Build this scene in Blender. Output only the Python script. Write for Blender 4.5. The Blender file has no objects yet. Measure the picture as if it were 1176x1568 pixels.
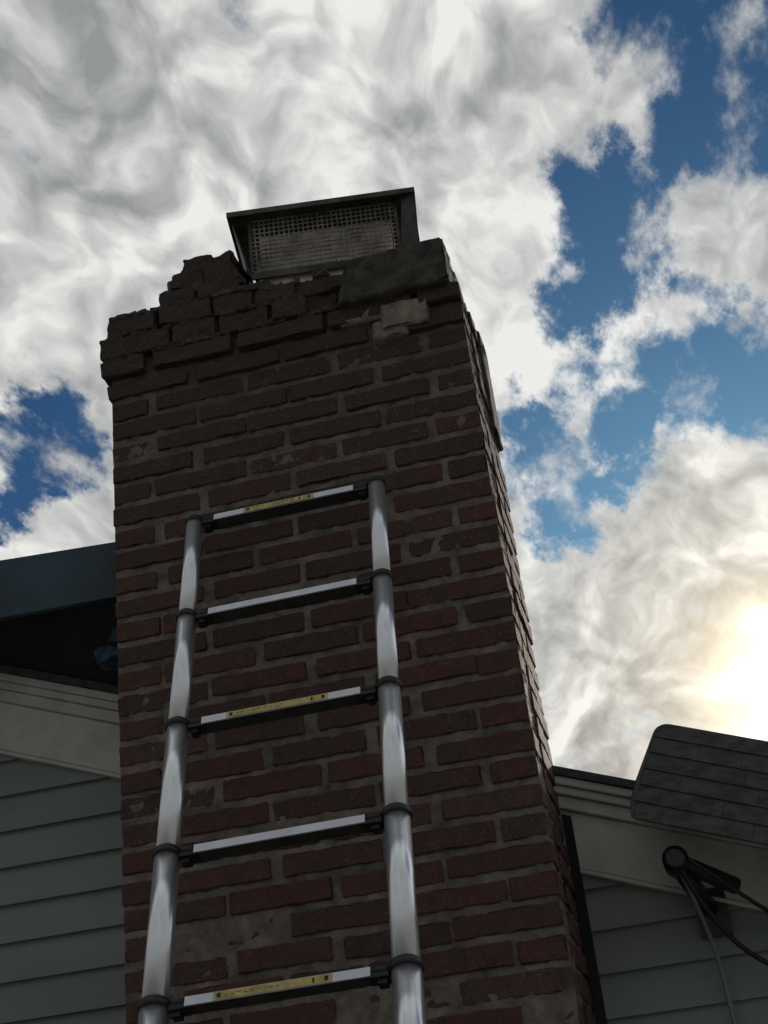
import bpy, bmesh, math, random
from mathutils import Vector, Matrix, noise
random.seed(7)
R=random.random
def U(a,b): return a+(b-a)*R()
scene=bpy.context.scene
GZ=-1.2

# ---------------------------------------------------------------- materials
def newmat(name):
    m=bpy.data.materials.new(name); m.use_nodes=True
    nt=m.node_tree; b=nt.nodes['Principled BSDF']; return m,nt,b
def N(nt,t,**kw):
    n=nt.nodes.new(t)
    for k,v in kw.items(): setattr(n,k,v)
    return n
def noise_n(nt,vec,scale,detail=4,rough=.55,dist=0):
    n=N(nt,'ShaderNodeTexNoise'); n.inputs['Scale'].default_value=scale
    n.inputs['Detail'].default_value=detail; n.inputs['Roughness'].default_value=rough
    n.inputs['Distortion'].default_value=dist
    if vec is not None: nt.links.new(vec,n.inputs['Vector'])
    return n
def ramp(nt,fac,stops):
    r=N(nt,'ShaderNodeValToRGB'); e=r.color_ramp.elements
    while len(e)>1: e.remove(e[0])
    e[0].position=stops[0][0]; e[0].color=(*stops[0][1],1)
    for p,c in stops[1:]:
        k=e.new(p); k.color=(*c,1)
    nt.links.new(fac,r.inputs[0]); return r
def mixc(nt,fac,a,b,mode='MIX'):
    m=N(nt,'ShaderNodeMix',data_type='RGBA',blend_type=mode)
    for sock,v in ((m.inputs[0],fac),(m.inputs[6],a),(m.inputs[7],b)):
        if hasattr(v,'is_output'): nt.links.new(v,sock)
        elif isinstance(v,(int,float)): sock.default_value=v
        else: sock.default_value=(*v,1)
    return m.outputs[2]
def mth(nt,op,a,b=None,c=None,clamp=False):
    m=N(nt,'ShaderNodeMath',operation=op); m.use_clamp=clamp
    for i,v in enumerate((a,b,c)):
        if v is None: continue
        if hasattr(v,'is_output'): nt.links.new(v,m.inputs[i])
        else: m.inputs[i].default_value=v
    return m.outputs[0]
def mapr(nt,v,a,b,c,d,smooth=True):
    m=N(nt,'ShaderNodeMapRange'); 
    if smooth: m.interpolation_type='SMOOTHSTEP'
    nt.links.new(v,m.inputs[0])
    for i,x in enumerate((a,b,c,d)): m.inputs[i+1].default_value=x
    return m.outputs[0]
def bump(nt,h,strength,dist,b):
    n=N(nt,'ShaderNodeBump'); n.inputs['Strength'].default_value=strength; n.inputs['Distance'].default_value=dist
    nt.links.new(h,n.inputs['Height']); nt.links.new(n.outputs[0],b.inputs['Normal'])
def objco(nt): return N(nt,'ShaderNodeTexCoord').outputs['Object']

def brick_mat():
    m,nt,b=newmat('weathered_brick'); co=objco(nt)
    at=N(nt,'ShaderNodeAttribute',attribute_name='rnd'); 
    base=ramp(nt,at.outputs['Fac'],[(0,(.066,.038,.037)),(.2,(.108,.049,.043)),(.4,(.078,.046,.044)),(.6,(.128,.052,.044)),(.8,(.092,.042,.040)),(.92,(.120,.066,.055)),(1,(.070,.052,.052))]).outputs[0]
    n1=noise_n(nt,co,34,5,.70).outputs[0]
    c=mixc(nt,mapr(nt,n1,.35,.68,0,.7),base,(.046,.033,.032))
    sep=N(nt,'ShaderNodeSeparateXYZ'); nt.links.new(co,sep.inputs[0])
    n2=noise_n(nt,co,3.5,4,.6).outputs[0]
    soot=mth(nt,'ADD',mapr(nt,sep.outputs[2],2.7,3.45,0,.85),mth(nt,'MULTIPLY',mth(nt,'SUBTRACT',n2,.5),1.0),clamp=True)
    c=mixc(nt,soot,c,(.042,.036,.034))
    n3=noise_n(nt,co,12,6,.75,.4).outputs[0]
    c=mixc(nt,mapr(nt,n3,.60,.76,0,.5),c,(.18,.155,.135))
    n4=noise_n(nt,co,190,2,.6).outputs[0]
    c=mixc(nt,mapr(nt,n4,.58,.72,0,.5),c,(.20,.155,.135))
    nt.links.new(c,b.inputs['Base Color']); b.inputs['Roughness'].default_value=.9
    h=noise_n(nt,co,95,5,.78).outputs[0]
    bump(nt,h,1.0,.0045,b); return m
def mortar_mat(name='mortar',k=1.0):
    m,nt,b=newmat(name); co=objco(nt)
    n1=noise_n(nt,co,18,6,.70).outputs[0]
    c=ramp(nt,n1,[(.3,(.075*k,.066*k,.058*k)),(.5,(.165*k,.148*k,.13*k)),(.72,(.29*k,.265*k,.23*k))]).outputs[0]
    sep=N(nt,'ShaderNodeSeparateXYZ'); nt.links.new(co,sep.inputs[0])
    n2=noise_n(nt,co,3.1,4,.6).outputs[0]
    soot=mth(nt,'ADD',mapr(nt,sep.outputs[2],2.9,3.5,0,.75),mth(nt,'MULTIPLY',mth(nt,'SUBTRACT',n2,.5),1.2),clamp=True)
    if k<=1.0: c=mixc(nt,soot,c,(.06,.054,.048))
    nt.links.new(c,b.inputs['Base Color']); b.inputs['Roughness'].default_value=.95
    bump(nt,noise_n(nt,co,110,5,.75).outputs[0],.9,.003,b); return m
def simple_mat(name,col,rough=.6,metal=0,var=.25,vs=12,bs=0,bd=.002,bscale=80,stretch=None):
    m,nt,b=newmat(name); co=objco(nt)
    if stretch:
        mp=N(nt,'ShaderNodeMapping'); mp.inputs['Scale'].default_value=stretch; nt.links.new(co,mp.inputs[0]); co=mp.outputs[0]
    n1=noise_n(nt,co,vs,4,.6).outputs[0]
    f=mapr(nt,n1,.3,.7,0,1)
    c=mixc(nt,f,tuple(x*(1-var) for x in col),tuple(min(1,x*(1+var)) for x in col))
    nt.links.new(c,b.inputs['Base Color'])
    b.inputs['Metallic'].default_value=metal; b.inputs['Roughness'].default_value=rough
    if bs: bump(nt,noise_n(nt,co,bscale,4,.65).outputs[0],bs,bd,b)
    return m
M_brick=brick_mat(); M_mortar=mortar_mat(); M_patch=mortar_mat('light_mortar',1.3)
M_slab=simple_mat('sooty_concrete',(.055,.052,.047),.95,var=.55,vs=26,bs=.9,bd=.005,bscale=60)
M_alu=simple_mat('brushed_aluminium',(.86,.91,.99),.29,.92,var=.05,vs=14,bs=.12,bd=.0006,bscale=60,stretch=(1,1,.08))
M_rung=simple_mat('rung_aluminium',(.70,.75,.84),.42,.5,var=.08,vs=20)
M_under_shade=simple_mat('rung_underside_painted_shade',(.05,.05,.052),.6,.3,var=.3,vs=20)  # rung aluminium darkened: shade below the rung is put into the colour
M_blk=simple_mat('black_plastic',(.014,.014,.016),.45,var=.3)
M_yel=simple_mat('yellow_label',(.52,.44,.16),.5,var=.3,vs=40)
M_wht=simple_mat('white_label',(.75,.75,.72),.5,var=.08,vs=30)
M_side=simple_mat('grey_green_vinyl_siding',(.180,.218,.208),.5,var=.16,vs=3,bs=.2,bd=.001,bscale=30,stretch=(.3,1,2))
M_trim=simple_mat('white_trim_paint',(.52,.52,.50),.55,var=.18,vs=7,bs=.15,bscale=30)
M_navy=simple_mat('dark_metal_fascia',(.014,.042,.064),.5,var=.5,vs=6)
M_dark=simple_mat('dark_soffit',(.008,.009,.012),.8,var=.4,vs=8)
M_shing=simple_mat('asphalt_shingle',(.066,.073,.078),.95,var=.35,vs=60,bs=.8,bd=.003,bscale=260,stretch=(.5,1,1))
M_galv=simple_mat('sooty_galvanised_steel',(.07,.07,.065),.6,.4,var=.5,vs=25,bs=.3)
M_mesh=simple_mat('galvanised_wire',(.24,.23,.21),.6,.3,var=.6,vs=30)
M_flue=simple_mat('clay_flue_liner',(.55,.51,.45),.9,var=.4,vs=14,bs=.5)
M_ground=simple_mat('ground_gravel',(.20,.195,.18),.95,var=.4,vs=1.2,bs=.6,bd=.02,bscale=20)

# ---------------------------------------------------------------- helpers
def mkobj(name,bm,mat,parent=None,smooth=False):
    me=bpy.data.meshes.new(name); bm.to_mesh(me); bm.free()
    o=bpy.data.objects.new(name,me); scene.collection.objects.link(o)
    for mm in (mat if isinstance(mat,(list,tuple)) else [mat]): me.materials.append(mm)
    if smooth:
        for p in me.polygons: p.use_smooth=True
    if parent: o.parent=parent
    return o
def empty(name):
    e=bpy.data.objects.new(name,None); scene.collection.objects.link(e); e.empty_display_size=.2; return e
def hexa(bm,v8,mi=0):
    v=[bm.verts.new(p) for p in v8]
    for q in ((3,2,1,0),(4,5,6,7),(0,1,5,4),(1,2,6,5),(2,3,7,6),(3,0,4,7)):
        f=bm.faces.new([v[i] for i in q]); f.material_index=mi
    return v
def box(bm,x0,x1,y0,y1,z0,z1,mi=0):
    return hexa(bm,[(x0,y0,z0),(x1,y0,z0),(x1,y1,z0),(x0,y1,z0),(x0,y0,z1),(x1,y0,z1),(x1,y1,z1),(x0,y1,z1)],mi)
def obox(bm,c,ax,ay,az,sx,sy,sz,mi=0):
    c=Vector(c);pts=[]
    for k in (-1,1):
        for i,j in ((-1,-1),(1,-1),(1,1),(-1,1)):
            pts.append(c+ax*i*sx/2+ay*j*sy/2+az*k*sz/2)
    return hexa(bm,pts,mi)
def rough_box(bm,lay,x0,x1,y0,y1,z0,z1,amp=.0025,cell=.035,r=.004,rnd=None,rot=None,fr=22,wear=0,mi=0):
    if rnd is None: rnd=R()
    def lat(a,b):
        L=b-a; n=max(1,int(round((L-2*r)/cell))); 
        return [a]+[a+r+(L-2*r)*i/n for i in range(n+1)]+[b]
    X,Y,Z=lat(x0,x1),lat(y0,y1),lat(z0,z1)
    nx,ny,nz=len(X)-1,len(Y)-1,len(Z)-1
    cen=Vector(((x0+x1)/2,(y0+y1)/2,(z0+z1)/2)); off=Vector((R()*50,R()*50,R()*50))
    V={}
    def g(i,j,k):
        if (i,j,k) in V: return V[i,j,k]
        p=Vector((X[i],Y[j],Z[k]))
        e=[(1 if i in(0,nx) else 0),(1 if j in(0,ny) else 0),(1 if k in(0,nz) else 0)]
        s=sum(e)
        if s>=2:
            q=.45*r if s==2 else .65*r
            for a in range(3):
                if e[a]: p[a]+= q if p[a]<cen[a] else -q
        nv=noise.noise_vector(p*fr+off)*amp+noise.noise_vector(p*fr*3+off)*amp*.6
        p=p+nv
        if wear and s>=2:
            w=max(0,noise.noise(p*19+off)-.12)*wear*2
            for a in range(3):
                if e[a]: p[a]+= w if p[a]<cen[a] else -w
        if rot: p=rot@(p-cen)+cen
        v=bm.verts.new(p); V[i,j,k]=v; return v
    fs=[]
    def quad(a,b,c,d): fs.append(bm.faces.new((g(*a),g(*b),g(*c),g(*d))))
    for i in range(nx):
        for k in range(nz):
            quad((i,0,k),(i+1,0,k),(i+1,0,k+1),(i,0,k+1)); quad((i,ny,k),(i,ny,k+1),(i+1,ny,k+1),(i+1,ny,k))
    for j in range(ny):
        for k in range(nz):
            quad((0,j,k),(0,j,k+1),(0,j+1,k+1),(0,j+1,k)); quad((nx,j,k),(nx,j+1,k),(nx,j+1,k+1),(nx,j,k+1))
    for i in range(nx):
        for j in range(ny):
            quad((i,j,0),(i,j+1,0),(i+1,j+1,0),(i+1,j,0)); quad((i,j,nz),(i+1,j,nz),(i+1,j+1,nz),(i,j+1,nz))
    for f in fs:
        f.smooth=False; f[lay]=rnd; f.material_index=mi

# ---------------------------------------------------------------- chimney
chim=empty('brick_chimney')
CX0,CX1=-1.055,-.227; CD=.335; CH=.054; ZT=3.443; MJ=.0105
bm=bmesh.new(); lay=bm.faces.layers.float.new('rnd')
k=0; z1=ZT
JA=[CX0,-.953,-.742,-.532,-.322,CX1]; JB=[CX0,-.85,-.643,-.432,CX1]
while z1>GZ-.05:
    z0=z1-CH; out=0.0
    if k==0: out=.016
    if k==1: out=.006
    det = z1>1.4
    top=max(0,min(1,(z1-3.0)/.4))
    amp=(.0019+.0012*top) if det else .001; cell=.015 if det else .2
    J=(JA if k%2==0 else JB); wob=U(-.009,.009)
    for a,b in zip(J[:-1],J[1:]):
        xa=a if a==CX0 else a+wob+U(-.007,.007); xb=b if b==CX1 else b+wob+U(-.007,.007)
        l=xa+(MJ/2 if a!=CX0 else -out); r_=xb-(MJ/2 if b!=CX1 else -out*.2)
        dz=U(-.002,.002)
        yf=-out+U(-.002,.0025)
        if R()<.08: yf+=.004
        rough_box(bm,lay,l+U(0,.005),r_-U(0,.005),yf,.095,z0+MJ/2+dz+U(0,.003),z1-MJ/2+dz-U(0,.003),amp,cell,.0025,wear=.016+.012*top if det else 0,fr=34)
    for s in (0,1):
        ys=[.105,.215,.335] if k%2==0 else [.105,.335]
        for a,b in zip(ys[:-1],ys[1:]):
            if s: rough_box(bm,lay,CX1-.09,CX1+out*.2+U(-.002,.003),a,b-MJ,z0+MJ/2,z1-MJ/2,amp,.022 if det else .2,.003,wear=.01 if det else 0)
            else: rough_box(bm,lay,CX0-out-U(-.002,.003),CX0+.09,a,b-MJ,z0+MJ/2,z1-MJ/2,amp,.022 if det else .2,.003,wear=.01 if det else 0)
    z1=z0; k+=1
def rb(x0,x1,z0,z1,y0=0.0,y1=.10,tilt=0,yaw=0,rnd=None,wear=.028,amp=.0042):
    rt=Matrix.Rotation(math.radians(tilt),3,'Y')@Matrix.Rotation(math.radians(yaw),3,'Z')
    rough_box(bm,lay,x0,x1,y0,y1,z0,z1,amp,.010,.003,rnd=rnd,rot=rt,wear=wear,fr=34)
# tier 1
rb(-1.072,-.905,3.446,3.500,-.016,.1,0,1); rb(-.897,-.79,3.446,3.500,-.012,.1,-1,0)
rb(-.782,-.665,3.445,3.497,-.008,.1,0,0); rb(-.657,-.575,3.445,3.494,-.02,.09,1,3,rnd=.6); rb(-.567,-.50,3.444,3.495,0,.09,2,-3)
# tier 2
rb(-1.052,-.93,3.503,3.556,-.012,.1,0,-2); rb(-.925,-.80,3.503,3.556,-.015,.1,1,2); rb(-.795,-.70,3.501,3.552,-.01,.09,-2,1)
rb(-.695,-.60,3.498,3.548,-.004,.1,0,-2,rnd=.62); rb(-.594,-.51,3.498,3.545,0,.1,2,2,rnd=.3)
# tier 3 and 4
rb(-.925,-.835,3.558,3.607,-.004,.1,1,-3); rb(-.83,-.735,3.557,3.606,-.008,.1,-2,2); rb(-.73,-.665,3.554,3.592,.02,.1,-4,2)
rb(-.90,-.82,3.609,3.655,.004,.11,2,4); rb(-.814,-.745,3.608,3.658,.0,.11,-3,-2)
rb(-.872,-.800,3.656,3.70,.012,.12,2,3,wear=.035); rb(-.795,-.742,3.658,3.692,.012,.12,-6,-5,wear=.035)
for (a,b) in ((.105,.21),(.22,.33)):
    for zz in (3.448,3.503):
        rb(-1.05,-.95,zz,zz+.05,a,b,U(-2,2),0); 
    rb(-.92,-.83,3.56,3.605,a,b); rb(-.33,-.238,3.44,3.49,a,b)
for i in range(6):
    rb(-.93+.115*i,-.83+.115*i,3.448,3.50,.235,.335); rb(-.93+.115*i,-.83+.115*i,3.503,3.55,.235,.335)
bricks=mkobj('bricks',bm,M_brick,chim)

bm=bmesh.new()
def sheet(bm,o,u,v,nu,nv,nrm,amp):
    g=[[None]*(nv+1) for _ in range(nu+1)]
    for i in range(nu+1):
        for j in range(nv+1):
            p=o+u*i/nu+v*j/nv
            edge=(i in(0,nu)) 
            d=(noise.noise(p*9)*.25+noise.noise(p*26)*.8+.8*noise.noise(p*60)+.6*noise.noise(p*130))*amp
            g[i][j]=bm.verts.new(p+nrm*(0 if edge else d))
    for i in range(nu):
        for j in range(nv):
            f=bm.faces.new((g[i][j],g[i+1][j],g[i+1][j+1],g[i][j+1])); f.smooth=True
H=ZT+.0
sheet(bm,Vector((CX0+.003,.0046,1.2)),Vector((CX1-CX0-.006,0,0)),Vector((0,0,H-1.2)),150,450,Vector((0,-1,0)),.0034)
sheet(bm,Vector((CX1-.0045,.0045,1.2)),Vector((0,CD-.006,0)),Vector((0,0,H-1.2)),40,330,Vector((1,0,0)),.0035)
sheet(bm,Vector((CX0+.0045,CD,1.2)),Vector((0,-CD+.006,0)),Vector((0,0,H-1.2)),40,330,Vector((-1,0,0)),.0035)
box(bm,CX0+.012,CX1-.012,.016,CD-.008,GZ-.1,ZT-.01)
mkobj('mortar_joints',bm,M_mortar,chim)

bm=bmesh.new(); lay=bm.faces.layers.float.new('rnd')
rough_box(bm,lay,-1.045,-.25,.004,.32,3.435,3.545,.004,.02,.004)
rough_box(bm,lay,-.915,-.74,.010,.30,3.54,3.65,.006,.02,.006)
rough_box(bm,lay,-.74,-.40,.010,.06,3.49,3.555,.005,.02,.006)
rough_box(bm,lay,-.88,-.76,.03,.25,3.64,3.685,.008,.02,.006)
for i in range(90):
    x=U(-1.05,-.53); z=3.556 if x<-.92 else 3.60; 
    if x>-.74: z=3.55
    s=U(.005,.019); y=U(-.01,.09)
    rough_box(bm,lay,x-s,x+s,y,y+s*1.6,z-.008,z+s*.8,.006,.008,.002,fr=60)
for i in range(90):
    x=U(-1.05,-.50); z=random.choice((3.445,3.501,3.556 if x<-.70 else 3.501)); s=U(.006,.022)
    rough_box(bm,lay,x-s,x+s,-.013,.01,z-.006,z+.007,.005,.008,.002,fr=60)
mkobj('crown_rubble',bm,M_slab,chim)
bm=bmesh.new(); lay=bm.faces.layers.float.new('rnd')
rough_box(bm,lay,-.50,-.243,-.040,.30,3.432,3.548,.004,.013,.005,wear=.014)
for v in bm.verts:
    if v.co.x<-.40:
        t=(v.co.z-3.432)/.116; v.co.x+=.035*t*(( -.40-v.co.x)/.1)
mkobj('broken_concrete_crown',bm,M_slab,chim)
bm=bmesh.new(); lay=bm.faces.layers.float.new('rnd')
rough_box(bm,lay,-.505,-.40,-.014,.08,3.390,3.435,.005,.012,.005,wear=.02)
rough_box(bm,lay,-.41,-.30,-.018,.08,3.352,3.42,.006,.012,.005,wear=.03)
rough_box(bm,lay,-.43,-.35,-.012,.08,3.335,3.385,.005,.012,.005,wear=.03)
mkobj('mortar_patch',bm,M_patch,chim)
bm=bmesh.new(); lay=bm.faces.layers.float.new('rnd')
rough_box(bm,lay,-.27,-.218,.22,.345,3.19,3.46,.003,.03,.004,wear=.01)
mkobj('side_flashing',bm,M_slab,chim)

# ---------------------------------------------------------------- chimney cap
cap=empty('chimney_cap')
ang=math.radians(9); ax=Vector((math.cos(ang),math.sin(ang),0)); ay=Vector((-math.sin(ang),math.cos(ang),0)); az=Vector((0,0,1))
O=Vector((-.746,0.0,3.79))
def C(u,v,w): return O+ax*u+ay*v+az*w
W_=.447; D_=.24
def capbox(bm,u0,u1,v0,v1,w0,w1): obox(bm,C((u0+u1)/2,(v0+v1)/2,(w0+w1)/2),ax,ay,az,u1-u0,v1-v0,w1-w0)
bm=bmesh.new()
capbox(bm,0,W_,0,D_,0,.004)
capbox(bm,0,W_,-.003,0,-.010,.004); capbox(bm,0,W_,D_,D_+.003,-.010,.004)
capbox(bm,-.003,0,-.003,D_+.003,-.010,.004); capbox(bm,W_,W_+.003,-.003,D_+.003,-.010,.004)
for u0,u1 in ((.004,.040),(W_-.004,W_-.002)):
    pts=[]
    sg=.003 if u0<.1 else -.003
    for v in (.008 if u0>.1 else .02,D_-.02):
        pts+= [C(u0,v,-.010),C(u1,v,-.175),C(u1+sg,v,-.175),C(u0+sg,v,-.010)]
    hexa(bm,pts)
hexa(bm,[C(W_-.030,.012,-.006),C(W_-.002,.004,-.006),C(W_-.002,.007,-.006),C(W_-.030,.015,-.006),C(W_-.050,.030,-.175),C(W_-.002,.010,-.175),C(W_-.002,.013,-.175),C(W_-.050,.033,-.175)])
capbox(bm,.042,W_-.045,.028,.034,-.178,-.160)
capbox(bm,.042,W_-.045,D_-.03,D_-.024,-.178,-.160)
for u in (.042,W_-.053):
    capbox(bm,u,u+.008,.026,.030,-.16,0)
for u in (.10,.17,.24,.31):
    capbox(bm,u,u+.004,.004,.029,-.008,-.002)
mkobj('lid_and_frame',bm,M_galv,cap)
bm=bmesh.new()
nb=30
for i in range(nb+1):
    u=.046+(W_-.096)*i/nb
    for v in (.031,D_-.027): obox(bm,C(u,v,-.085),ax,ay,az,.0026,.0024,.16)
for j in range(13):
    w=-.157+.0125*j
    for v in (.031,D_-.027): obox(bm,C(W_/2,v,w),ax,ay,az,W_-.1,.0024,.0026)
    for u in (.048,W_-.05): obox(bm,C(u,D_/2,w),ax,ay,az,.0024,D_-.06,.0024)
mkobj('spark_screen',bm,M_mesh,cap)
bm=bmesh.new(); 
for (a,b,c,d) in ((.065,W_-.065,.044,.057),(.065,W_-.065,.18,.193),(.065,.078,.057,.18),(W_-.078,W_-.065,.057,.18)):
    capbox(bm,a,b,c,d,-.30,-.045)
mkobj('clay_flue_liner',bm,M_flue,cap)

# ---------------------------------------------------------------- house
house=empty('sided_house')
WY=.33
def rz(x):
    return 2.395-.378*(x+.227) if x>-2.2 else 2.395-.378*(-2.2+.227)-.378*(-2.2-x)
TR=.185
bm=bmesh.new()
z=GZ
E=.082
XL,XR=-7.0,2.6
while z<rz(-2.2)-TR+.02:
    zt=z+E
    d=(rz(-2.2)-TR+.03-z)/.378
    xa=max(XL,-2.2-d); xb=min(XR,-2.2+d)
    if xb-xa>.05:
        for (s0,s1) in ((xa,CX0+.01),(CX1-.01,xb)):
            if s1<=s0: continue
            hexa(bm,[(s0,WY-.014,z),(s1,WY-.014,z),(s1,WY+.02,z),(s0,WY+.02,z),(s0,WY-.001,zt+.001),(s1,WY-.001,zt+.001),(s1,WY+.02,zt+.001),(s0,WY+.02,zt+.001)])
    z=zt
mkobj('clapboard_siding',bm,M_side,house)
bm=bmesh.new()
f=[bm.verts.new(p) for p in [(XL,WY+.022,GZ),(XR,WY+.022,GZ),(XR,WY+.022,rz(XR)-.02),(-2.2,WY+.022,rz(-2.2)-.02),(XL,WY+.022,rz(XL)-.02)]]
g=[bm.verts.new((v.co.x,7.0,v.co.z)) for v in f]
bm.faces.new(f); bm.faces.new(g[::-1])
for i in range(5): bm.faces.new((f[(i+1)%5],f[i],g[i],g[(i+1)%5]))
mkobj('wall_body',bm,M_side,house)
def slopebox(bm,xa,xb,t,b,y0,y1):
    za,zb=rz(xa),rz(xb)
    hexa(bm,[(xa,y0,za+b),(xb,y0,zb+b),(xb,y1,zb+b),(xa,y1,za+b),(xa,y0,za+t),(xb,y0,zb+t),(xb,y1,zb+t),(xa,y1,za+t)])
bm=bmesh.new()
for xa,xb in ((XL,-2.2),(-2.2,CX0+.01),(CX1-.01,XR)):
    slopebox(bm,xa,xb,-.004,-.022,WY-.055,WY+.02)
    slopebox(bm,xa,xb,-.0225,-.040,WY-.046,WY+.02)
    slopebox(bm,xa,xb,-.0405,-.068,WY-.034,WY+.02)
    slopebox(bm,xa,xb,-.0685,-TR,WY-.020,WY+.02)
    slopebox(bm,xa,xb,-TR-.0005,-TR-.010,WY-.026,WY+.018)
o=mkobj('rake_trim',bm,M_trim,house)
bv=o.modifiers.new('b','BEVEL'); bv.width=.003; bv.segments=2
bm=bmesh.new()
slopebox(bm,-2.2,CX0+.01,.014,-.003,WY-.062,7.1); slopebox(bm,CX1-.01,XR+.25,.014,-.003,WY-.062,7.1)
slopebox(bm,CX0+.01,CX1-.01,.014,-.003,CD+.02,7.1)
slopebox(bm,XL-.25,-2.2,.014,-.003,WY-.062,7.1)
mkobj('gable_roof',bm,M_shing,house)
bm=bmesh.new()
hexa(bm,[(CX1+.002,WY-.03,GZ),(CX1+.020,WY-.03,GZ),(CX1+.020,WY-.012,GZ),(CX1+.002,WY-.012,GZ),
 (CX1+.002,WY-.03,rz(CX1)-.08),(CX1+.020,WY-.03,rz(CX1)-.088),(CX1+.020,WY-.012,rz(CX1)-.088),(CX1+.002,WY-.012,rz(CX1)-.08)])
mkobj('corner_channel',bm,M_dark,house)
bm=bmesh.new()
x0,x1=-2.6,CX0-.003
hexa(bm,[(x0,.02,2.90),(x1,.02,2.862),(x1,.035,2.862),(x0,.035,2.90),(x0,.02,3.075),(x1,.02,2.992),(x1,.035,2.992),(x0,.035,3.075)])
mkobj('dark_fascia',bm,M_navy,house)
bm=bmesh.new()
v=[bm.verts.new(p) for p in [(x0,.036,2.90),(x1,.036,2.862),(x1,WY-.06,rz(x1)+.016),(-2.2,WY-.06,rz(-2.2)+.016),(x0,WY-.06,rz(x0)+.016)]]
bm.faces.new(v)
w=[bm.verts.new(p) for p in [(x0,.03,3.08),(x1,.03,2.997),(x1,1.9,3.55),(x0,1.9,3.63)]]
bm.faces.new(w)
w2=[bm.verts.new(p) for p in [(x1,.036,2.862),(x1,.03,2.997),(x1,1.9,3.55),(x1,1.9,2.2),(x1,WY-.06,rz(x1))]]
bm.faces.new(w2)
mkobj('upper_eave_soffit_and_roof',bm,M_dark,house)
bm=bmesh.new(); lay=bm.faces.layers.float.new('rnd')
rough_box(bm,lay,-1.16,-1.06,.13,.20,2.775,2.81,.008,.012,.004,fr=30,rot=Matrix.Rotation(math.radians(-14),3,'Y'))
rough_box(bm,lay,-1.12,-1.06,.11,.19,2.80,2.835,.008,.012,.004,fr=30,rot=Matrix.Rotation(math.radians(10),3,'Y'))
mkobj('bent_flashing',bm,M_navy,house)
# shingled roof corner that stands forward of the wall on the right
bm=bmesh.new()
P0=Vector((-.086,.09,2.232)); du=Vector((1,.0,-.385)).normalized(); dv=Vector((.085,.05,.188)); LV=dv.length; dvn=dv.normalized()
nd=du.cross(dvn).normalized()
if nd.y>0: nd=-nd
LU=2.2
cor=[P0+du*.010, P0+du*LU, P0+dv+du*LU]
rr=.026
for s in range(6):
    t=math.radians(90+90*s/5); cor.append(P0+dv+du*(rr+rr*math.cos(t))-dvn*(rr-rr*math.sin(t)))
for s in range(4):
    t=math.radians(180+90*s/3); cor.append(P0+du*(.012+.012*math.cos(t))+dvn*(.012+.012*math.sin(t)))
cor=cor[1:]
fr_=[bm.verts.new(p) for p in cor]
bk=[bm.verts.new(Vector((p.x,.34,p.z+(.10 if i in(0,) or i>7 else -.04)))) for i,p in enumerate(cor)]
n=len(cor)
for i in range(n): bm.faces.new((fr_[i],fr_[(i+1)%n],bk[(i+1)%n],bk[i]))
bm.faces.new(fr_); bm.faces.new(bk[::-1])
nc=6
for c in range(nc):
    u=.004
    first=True
    while u<LU-.1:
        wd=U(.10,.22) if not first else U(.05,.2)
        a=c/nc; b_=(c+1)/nc
        ua=u+(.008 if first and c==0 else 0); ub=u+(.016 if first and c==nc-1 else 0)
        t0=.0030+U(0,.0008); q=[]
        for (uu,vv,tt) in ((ua,a+.006,t0),(u+wd-.0008,a+.006,t0),(u+wd-.0008,b_-.002-(.01 if c==nc-1 else 0),.001),(ub,b_-.002-(.01 if c==nc-1 else 0),.001)):
            base=P0+du*uu+dv*vv; q.append((base+nd*.0003,base+nd*(tt+.0006)))
        hexa(bm,[q[0][0],q[1][0],q[2][0],q[3][0],q[0][1],q[1][1],q[2][1],q[3][1]])
        u+=wd; first=False
bmesh.ops.recalc_face_normals(bm,faces=bm.faces)
mkobj('shingled_roof_corner',bm,M_shing,house)

# ---------------------------------------------------------------- ladder
lad=empty('telescoping_ladder')
up=Vector((0,.347,.938)).normalized(); nrm=Vector((0,-.938,.347)).normalized(); xx=Vector((1,0,0))
L0=Vector((-.847,-.061,2.952)); Ls=Vector((.0066,-.0938,-.2525))
R0=Vector((-.455,-.061,2.952)); Rs=Vector((.0068,-.0935,-.2520))
def rad(i): return .0170+.0015*i
def tube(bm,p0,p1,r,seg=28,mi=0,r1=None):
    d=(p1-p0); q=d.to_track_quat('Z','Y').to_matrix()
    r1=r if r1 is None else r1
    a=[];b=[]
    for i in range(seg):
        t=2*math.pi*i/seg; c=q@Vector((math.cos(t),math.sin(t),0))
        a.append(bm.verts.new(p0+c*r)); b.append(bm.verts.new(p1+c*r1))
    for i in range(seg):
        f=bm.faces.new((a[i],a[(i+1)%seg],b[(i+1)%seg],b[i])); f.smooth=True; f.material_index=mi
    f=bm.faces.new(a[::-1]); f.material_index=mi; f=bm.faces.new(b); f.material_index=mi
bmR=bmesh.new(); bmC=bmesh.new(); bmY=bmesh.new()
i=0
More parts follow.
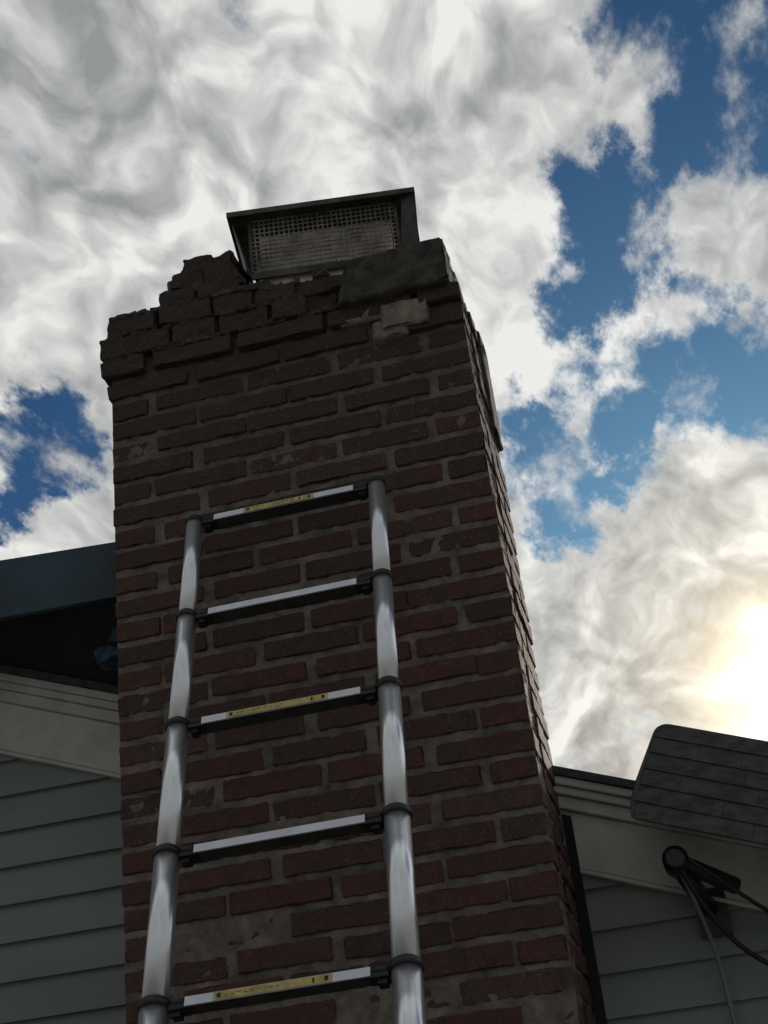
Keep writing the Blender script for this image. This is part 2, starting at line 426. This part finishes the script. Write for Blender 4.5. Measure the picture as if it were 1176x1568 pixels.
while True:
    pl=L0+Ls*i; pr=R0+Rs*i
    if pl.z<GZ+.05: break
    for p,s in ((pl,Ls),(pr,Rs)):
        n=p+s
        if n.z<GZ: n=p+s*((p.z-GZ)/-s.z)
        tube(bmR,p,n,rad(i))
        ru=rad(i)
        u_=(-s).normalized()
        if i==0:
            tube(bmC,p-u_*.004,p+u_*.006,ru+.0022); tube(bmC,p+u_*.006,p+u_*.010,ru+.0022,r1=ru*.75)
        else:
            tube(bmC,p-u_*.007,p+u_*.004,ru+.0028); tube(bmC,p+u_*.004,p+u_*.008,ru+.0028,r1=ru-.0008)
    a=pl+xx*(rad(i)+.028); b=pr-xx*(rad(i)+.030)
    dirx=(b-a).normalized(); c=(a+b)/2; ln=(b-a).length
    fh=.0145; dp=.030
    c2=c-up*.004
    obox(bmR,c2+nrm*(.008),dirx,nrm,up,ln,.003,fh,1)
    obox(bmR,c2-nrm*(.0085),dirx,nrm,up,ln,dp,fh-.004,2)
    for q,sg in ((a,-1),(b,1)):
        obox(bmC,q+xx*sg*.012-up*.006-nrm*.006,dirx,nrm,up,.030,.026,.014)
        obox(bmC,q+xx*sg*.016-up*.015-nrm*.008,dirx,nrm,up,.014,.018,.012)
        tube(bmC,q+xx*sg*.002+nrm*.004-up*.001,q+xx*sg*.030+nrm*.004-up*.001,.0055,14)
    if i%2==0:
        fl=(.22,.72) if i==0 else (.16,.80)
        obox(bmY,a+dirx*ln*(fl[0]+fl[1])/2-up*.004+nrm*.0101,dirx,nrm,up,ln*(fl[1]-fl[0]),.0008,fh*.86,0)
        for t,w in ((fl[0]+.03,.006),(fl[1]-.10,.003),(fl[1]-.03,.006)):
            obox(bmY,a+dirx*ln*t-up*.004+nrm*.0108,dirx,nrm,up,w,.0007,fh*.5,2)
        for kk in range(9):
            t=fl[0]+.07+kk*.035
            obox(bmY,a+dirx*ln*t-up*(.004+U(-.002,.002))+nrm*.0108,dirx,nrm,up,U(.003,.007),.0006,.0008,2)
    i+=1
for p in (L0+Ls*(i-1),R0+Rs*(i-1)):
    t=(p.z-GZ)/.2525; e=p+Ls*t
    tube(bmC,e+Vector((0,.012,.033)),e,.034,r1=.04)
mkobj('rails_and_rungs',bmR,[M_alu,M_rung,M_under_shade],lad)
mkobj('collars_and_clips',bmC,M_blk,lad)
mkobj('rung_labels',bmY,[M_yel,M_wht,M_blk],lad)

# ---------------------------------------------------------------- service cable and its bracket on the wall
svc=empty('service_cable_bracket')
bm=bmesh.new()
kn=Vector((-.018,.13,2.152))
tube(bm,kn+Vector((0,-.012,0)),kn+Vector((0,.05,0)),.024,24); tube(bm,kn+Vector((0,-.018,0)),kn+Vector((0,-.012,0)),.015,20,r1=.024)
tube(bm,kn+Vector((0,.03,0)),Vector((.03,WY,2.08)),.018,16)
obox(bm,Vector((.03,WY-.018,2.08)),Vector((1,0,0)),Vector((0,1,0)),Vector((0,0,1)),.06,.012,.09)
tube(bm,kn+Vector((.0,0.03,.004)),kn+Vector((.10,.10,-.045)),.016,16)
mkobj('bracket_and_insulator',bm,M_blk,svc)
def cable(name,pts,r,mat,parent=None):
    cu=bpy.data.curves.new(name,'CURVE'); cu.dimensions='3D'; cu.bevel_depth=r; cu.bevel_resolution=3
    s=cu.splines.new('NURBS'); s.points.add(len(pts)-1); s.use_endpoint_u=True; s.order_u=4
    for i,p in enumerate(pts): s.points[i].co=(*p,1)
    o=bpy.data.objects.new(name,cu); scene.collection.objects.link(o); cu.materials.append(mat)
    if parent: o.parent=parent
    return o
cable('cable_1',[kn,(.0,.15,2.10),(.03,.2,2.04),(.08,.25,1.98),(.17,.28,1.93),(.25,.29,1.80),(.3,.30,1.2)],.005,M_blk,svc)
cable('cable_2',[kn,(-.0,.20,2.09),(.022,.28,2.01),(.026,.30,1.93),(.030,.305,1.7),(.036,.305,1.2),(.036,.305,0)],.0045,M_side,svc)
cable('cable_3',[kn+Vector((.01,0,.01)),(.04,.14,2.12),(.10,.2,2.07),(.2,.28,2.0),(.35,.30,1.9)],.004,M_blk,svc)

# ---------------------------------------------------------------- ground
bm=bmesh.new()
v=[bm.verts.new(p) for p in ((-300,-300,GZ),(300,-300,GZ),(300,300,GZ),(-300,300,GZ))]; bm.faces.new(v)
mkobj('ground',bm,M_ground)

# ---------------------------------------------------------------- world
w=bpy.data.worlds.new('World'); scene.world=w; w.use_nodes=True; nt=w.node_tree
bg=nt.nodes['Background']; bg.inputs['Strength'].default_value=.1
SUN=Vector((.098,.941,.298)).normalized(); el=math.asin(SUN.z); az_=math.atan2(SUN.x,SUN.y)
sky=N(nt,'ShaderNodeTexSky'); sky.sky_type='NISHITA'; sky.sun_disc=False; sky.sun_elevation=el; sky.sun_rotation=az_
co=N(nt,'ShaderNodeTexCoord').outputs['Generated']
nz=N(nt,'ShaderNodeVectorMath',operation='NORMALIZE'); nt.links.new(co,nz.inputs[0]); d=nz.outputs[0]
sp=N(nt,'ShaderNodeSeparateXYZ'); nt.links.new(d,sp.inputs[0])
inv=mth(nt,'DIVIDE',1.0,mth(nt,'ADD',mth(nt,'MAXIMUM',sp.outputs[2],0.0),.35))
pl=N(nt,'ShaderNodeVectorMath',operation='SCALE'); nt.links.new(d,pl.inputs[0]); nt.links.new(inv,pl.inputs['Scale'])
mpg=N(nt,'ShaderNodeMapping'); mpg.inputs['Rotation'].default_value=(0,0,math.radians(-35)); mpg.inputs['Scale'].default_value=(1.0,.6,1.0)
nt.links.new(pl.outputs[0],mpg.inputs[0]); P=mpg.outputs[0]
wn=noise_n(nt,P,13,6,.68)
ws=N(nt,'ShaderNodeVectorMath',operation='SUBTRACT'); nt.links.new(wn.outputs['Color'],ws.inputs[0]); ws.inputs[1].default_value=(.5,.5,.5)
wm=N(nt,'ShaderNodeVectorMath',operation='SCALE'); nt.links.new(ws.outputs[0],wm.inputs[0]); wm.inputs['Scale'].default_value=.13
wa=N(nt,'ShaderNodeVectorMath',operation='ADD'); nt.links.new(d,wa.inputs[0]); nt.links.new(wm.outputs[0],wa.inputs[1]); dw=wa.outputs[0]
blobs=[((.10,.70,.70),.06),((.13,.73,.671),.07),((.157,.746,.647),.08),((.101,.759,.643),.052),((.20,.72,.66),.1),
((.072,.772,.630),.038),((.045,.785,.618),.042),((.040,.802,.597),.044),((.034,.817,.576),.048),((-.002,.829,.560),.038),((.093,.829,.551),.028),((.102,.852,.514),.05),((.124,.857,.50),.055),
((.062,.864,.499),.048),((.02,.872,.488),.046),((-.032,.879,.476),.054),((-.026,.897,.442),.042),((-.058,.861,.506),.036),
((-.391,.769,.505),.042),((-.361,.768,.529),.03),((-.403,.783,.473),.03),((-.6,.4,.6),.25),((.6,.3,.7),.3)]
acc=None
for c,r_ in blobs:
    ds=N(nt,'ShaderNodeVectorMath',operation='DISTANCE'); nt.links.new(dw,ds.inputs[0]); ds.inputs[1].default_value=Vector(c).normalized()
    m=mapr(nt,ds.outputs['Value'],r_*.2,r_*1.6,1,0)
    acc=m if acc is None else mth(nt,'MAXIMUM',acc,m)
nA=noise_n(nt,P,17,8,.60).outputs[0]
dens=mth(nt,'SUBTRACT',mth(nt,'ADD',.64,mth(nt,'MULTIPLY',mth(nt,'SUBTRACT',nA,.5),1.7)),mth(nt,'MULTIPLY',acc,.62))
cov=mapr(nt,dens,.02,.46,0,1)
# billows: domain-warped, so that they streak and stay soft between the puffs
w2s=noise_n(nt,P,7,3,.5)
w2a=N(nt,'ShaderNodeVectorMath',operation='SUBTRACT'); nt.links.new(w2s.outputs['Color'],w2a.inputs[0]); w2a.inputs[1].default_value=(.5,.5,.5)
w2b=N(nt,'ShaderNodeVectorMath',operation='SCALE'); nt.links.new(w2a.outputs[0],w2b.inputs[0]); w2b.inputs['Scale'].default_value=.16
w2c=N(nt,'ShaderNodeVectorMath',operation='ADD'); nt.links.new(P,w2c.inputs[0]); nt.links.new(w2b.outputs[0],w2c.inputs[1]); P2=w2c.outputs[0]
nB=noise_n(nt,P2,5.5,4,.5).outputs[0]
offv=N(nt,'ShaderNodeVectorMath',operation='ADD'); nt.links.new(P2,offv.inputs[0]); offv.inputs[1].default_value=(.012,.010,0)
nC=noise_n(nt,P2,15,6,.50).outputs[0]; nD=noise_n(nt,offv.outputs[0],15,6,.50).outputs[0]
rel=mth(nt,'SUBTRACT',nC,nD)
sh=mth(nt,'ADD',mth(nt,'ADD',mth(nt,'MULTIPLY',nB,.6),mth(nt,'MULTIPLY',nC,.4)),mth(nt,'MULTIPLY',rel,.55))
ccol=ramp(nt,sh,[(.34,(.30,.31,.315)),(.43,(.44,.45,.45)),(.50,(.58,.585,.575)),(.60,(.84,.84,.81))]).outputs[0]
# thin edges of the cloud are lit through and brighter
thin=mapr(nt,dens,.30,.62,.16,0)
ccol=mixc(nt,thin,ccol,(1,1,.98))
dt=N(nt,'ShaderNodeVectorMath',operation='DOT_PRODUCT'); nt.links.new(d,dt.inputs[0]); dt.inputs[1].default_value=SUN
dot=dt.outputs['Value']
gain=mapr(nt,dot,-.1,.90,.42,1.0)
sc=N(nt,'ShaderNodeVectorMath',operation='SCALE'); nt.links.new(ccol,sc.inputs[0]); nt.links.new(mth(nt,'MULTIPLY',gain,10),sc.inputs['Scale'])
glow=mapr(nt,dot,.968,1.0,0,1,False)
gc=N(nt,'ShaderNodeVectorMath',operation='SCALE'); gc.inputs[0].default_value=(10,8.0,4.8); nt.links.new(mth(nt,'ADD',mth(nt,'MULTIPLY',mth(nt,'POWER',glow,2.4),.34),mth(nt,'MULTIPLY',mth(nt,'POWER',glow,24),1.6)),gc.inputs['Scale'])
ca=N(nt,'ShaderNodeVectorMath',operation='ADD'); nt.links.new(sc.outputs[0],ca.inputs[0]); nt.links.new(gc.outputs[0],ca.inputs[1])
skyc=mixc(nt,1.0,sky.outputs[0],(.10,.24,.42),'MULTIPLY')
col=mixc(nt,cov,skyc,ca.outputs[0])
nt.links.new(col,bg.inputs['Color'])
w.cycles.sampling_method='MANUAL'; w.cycles.sample_map_resolution=512

sl=bpy.data.lights.new('sun','SUN'); sl.energy=4.0; sl.angle=math.radians(3); sl.color=(1,.9,.76)
so=bpy.data.objects.new('sun',sl); scene.collection.objects.link(so); so.rotation_euler=SUN.to_track_quat('Z','Y').to_euler(); so.location=(0,5,8)

# ---------------------------------------------------------------- camera
cam=bpy.data.cameras.new('camera'); co_=bpy.data.objects.new('camera',cam); scene.collection.objects.link(co_)
cam.sensor_fit='VERTICAL'; cam.sensor_height=24; cam.lens=24*2126/1568; cam.clip_end=2000; cam.clip_start=.05
mt=Matrix(((.9663,.2022,.1592,0),(.2332,-.4262,-.8740,-2.51),(-.1088,.8817,-.4590,1.6),(0,0,0,1)))
co_.matrix_world=mt
scene.camera=co_
scene.view_settings.view_transform='Standard'; scene.view_settings.look='None'; scene.view_settings.exposure=0
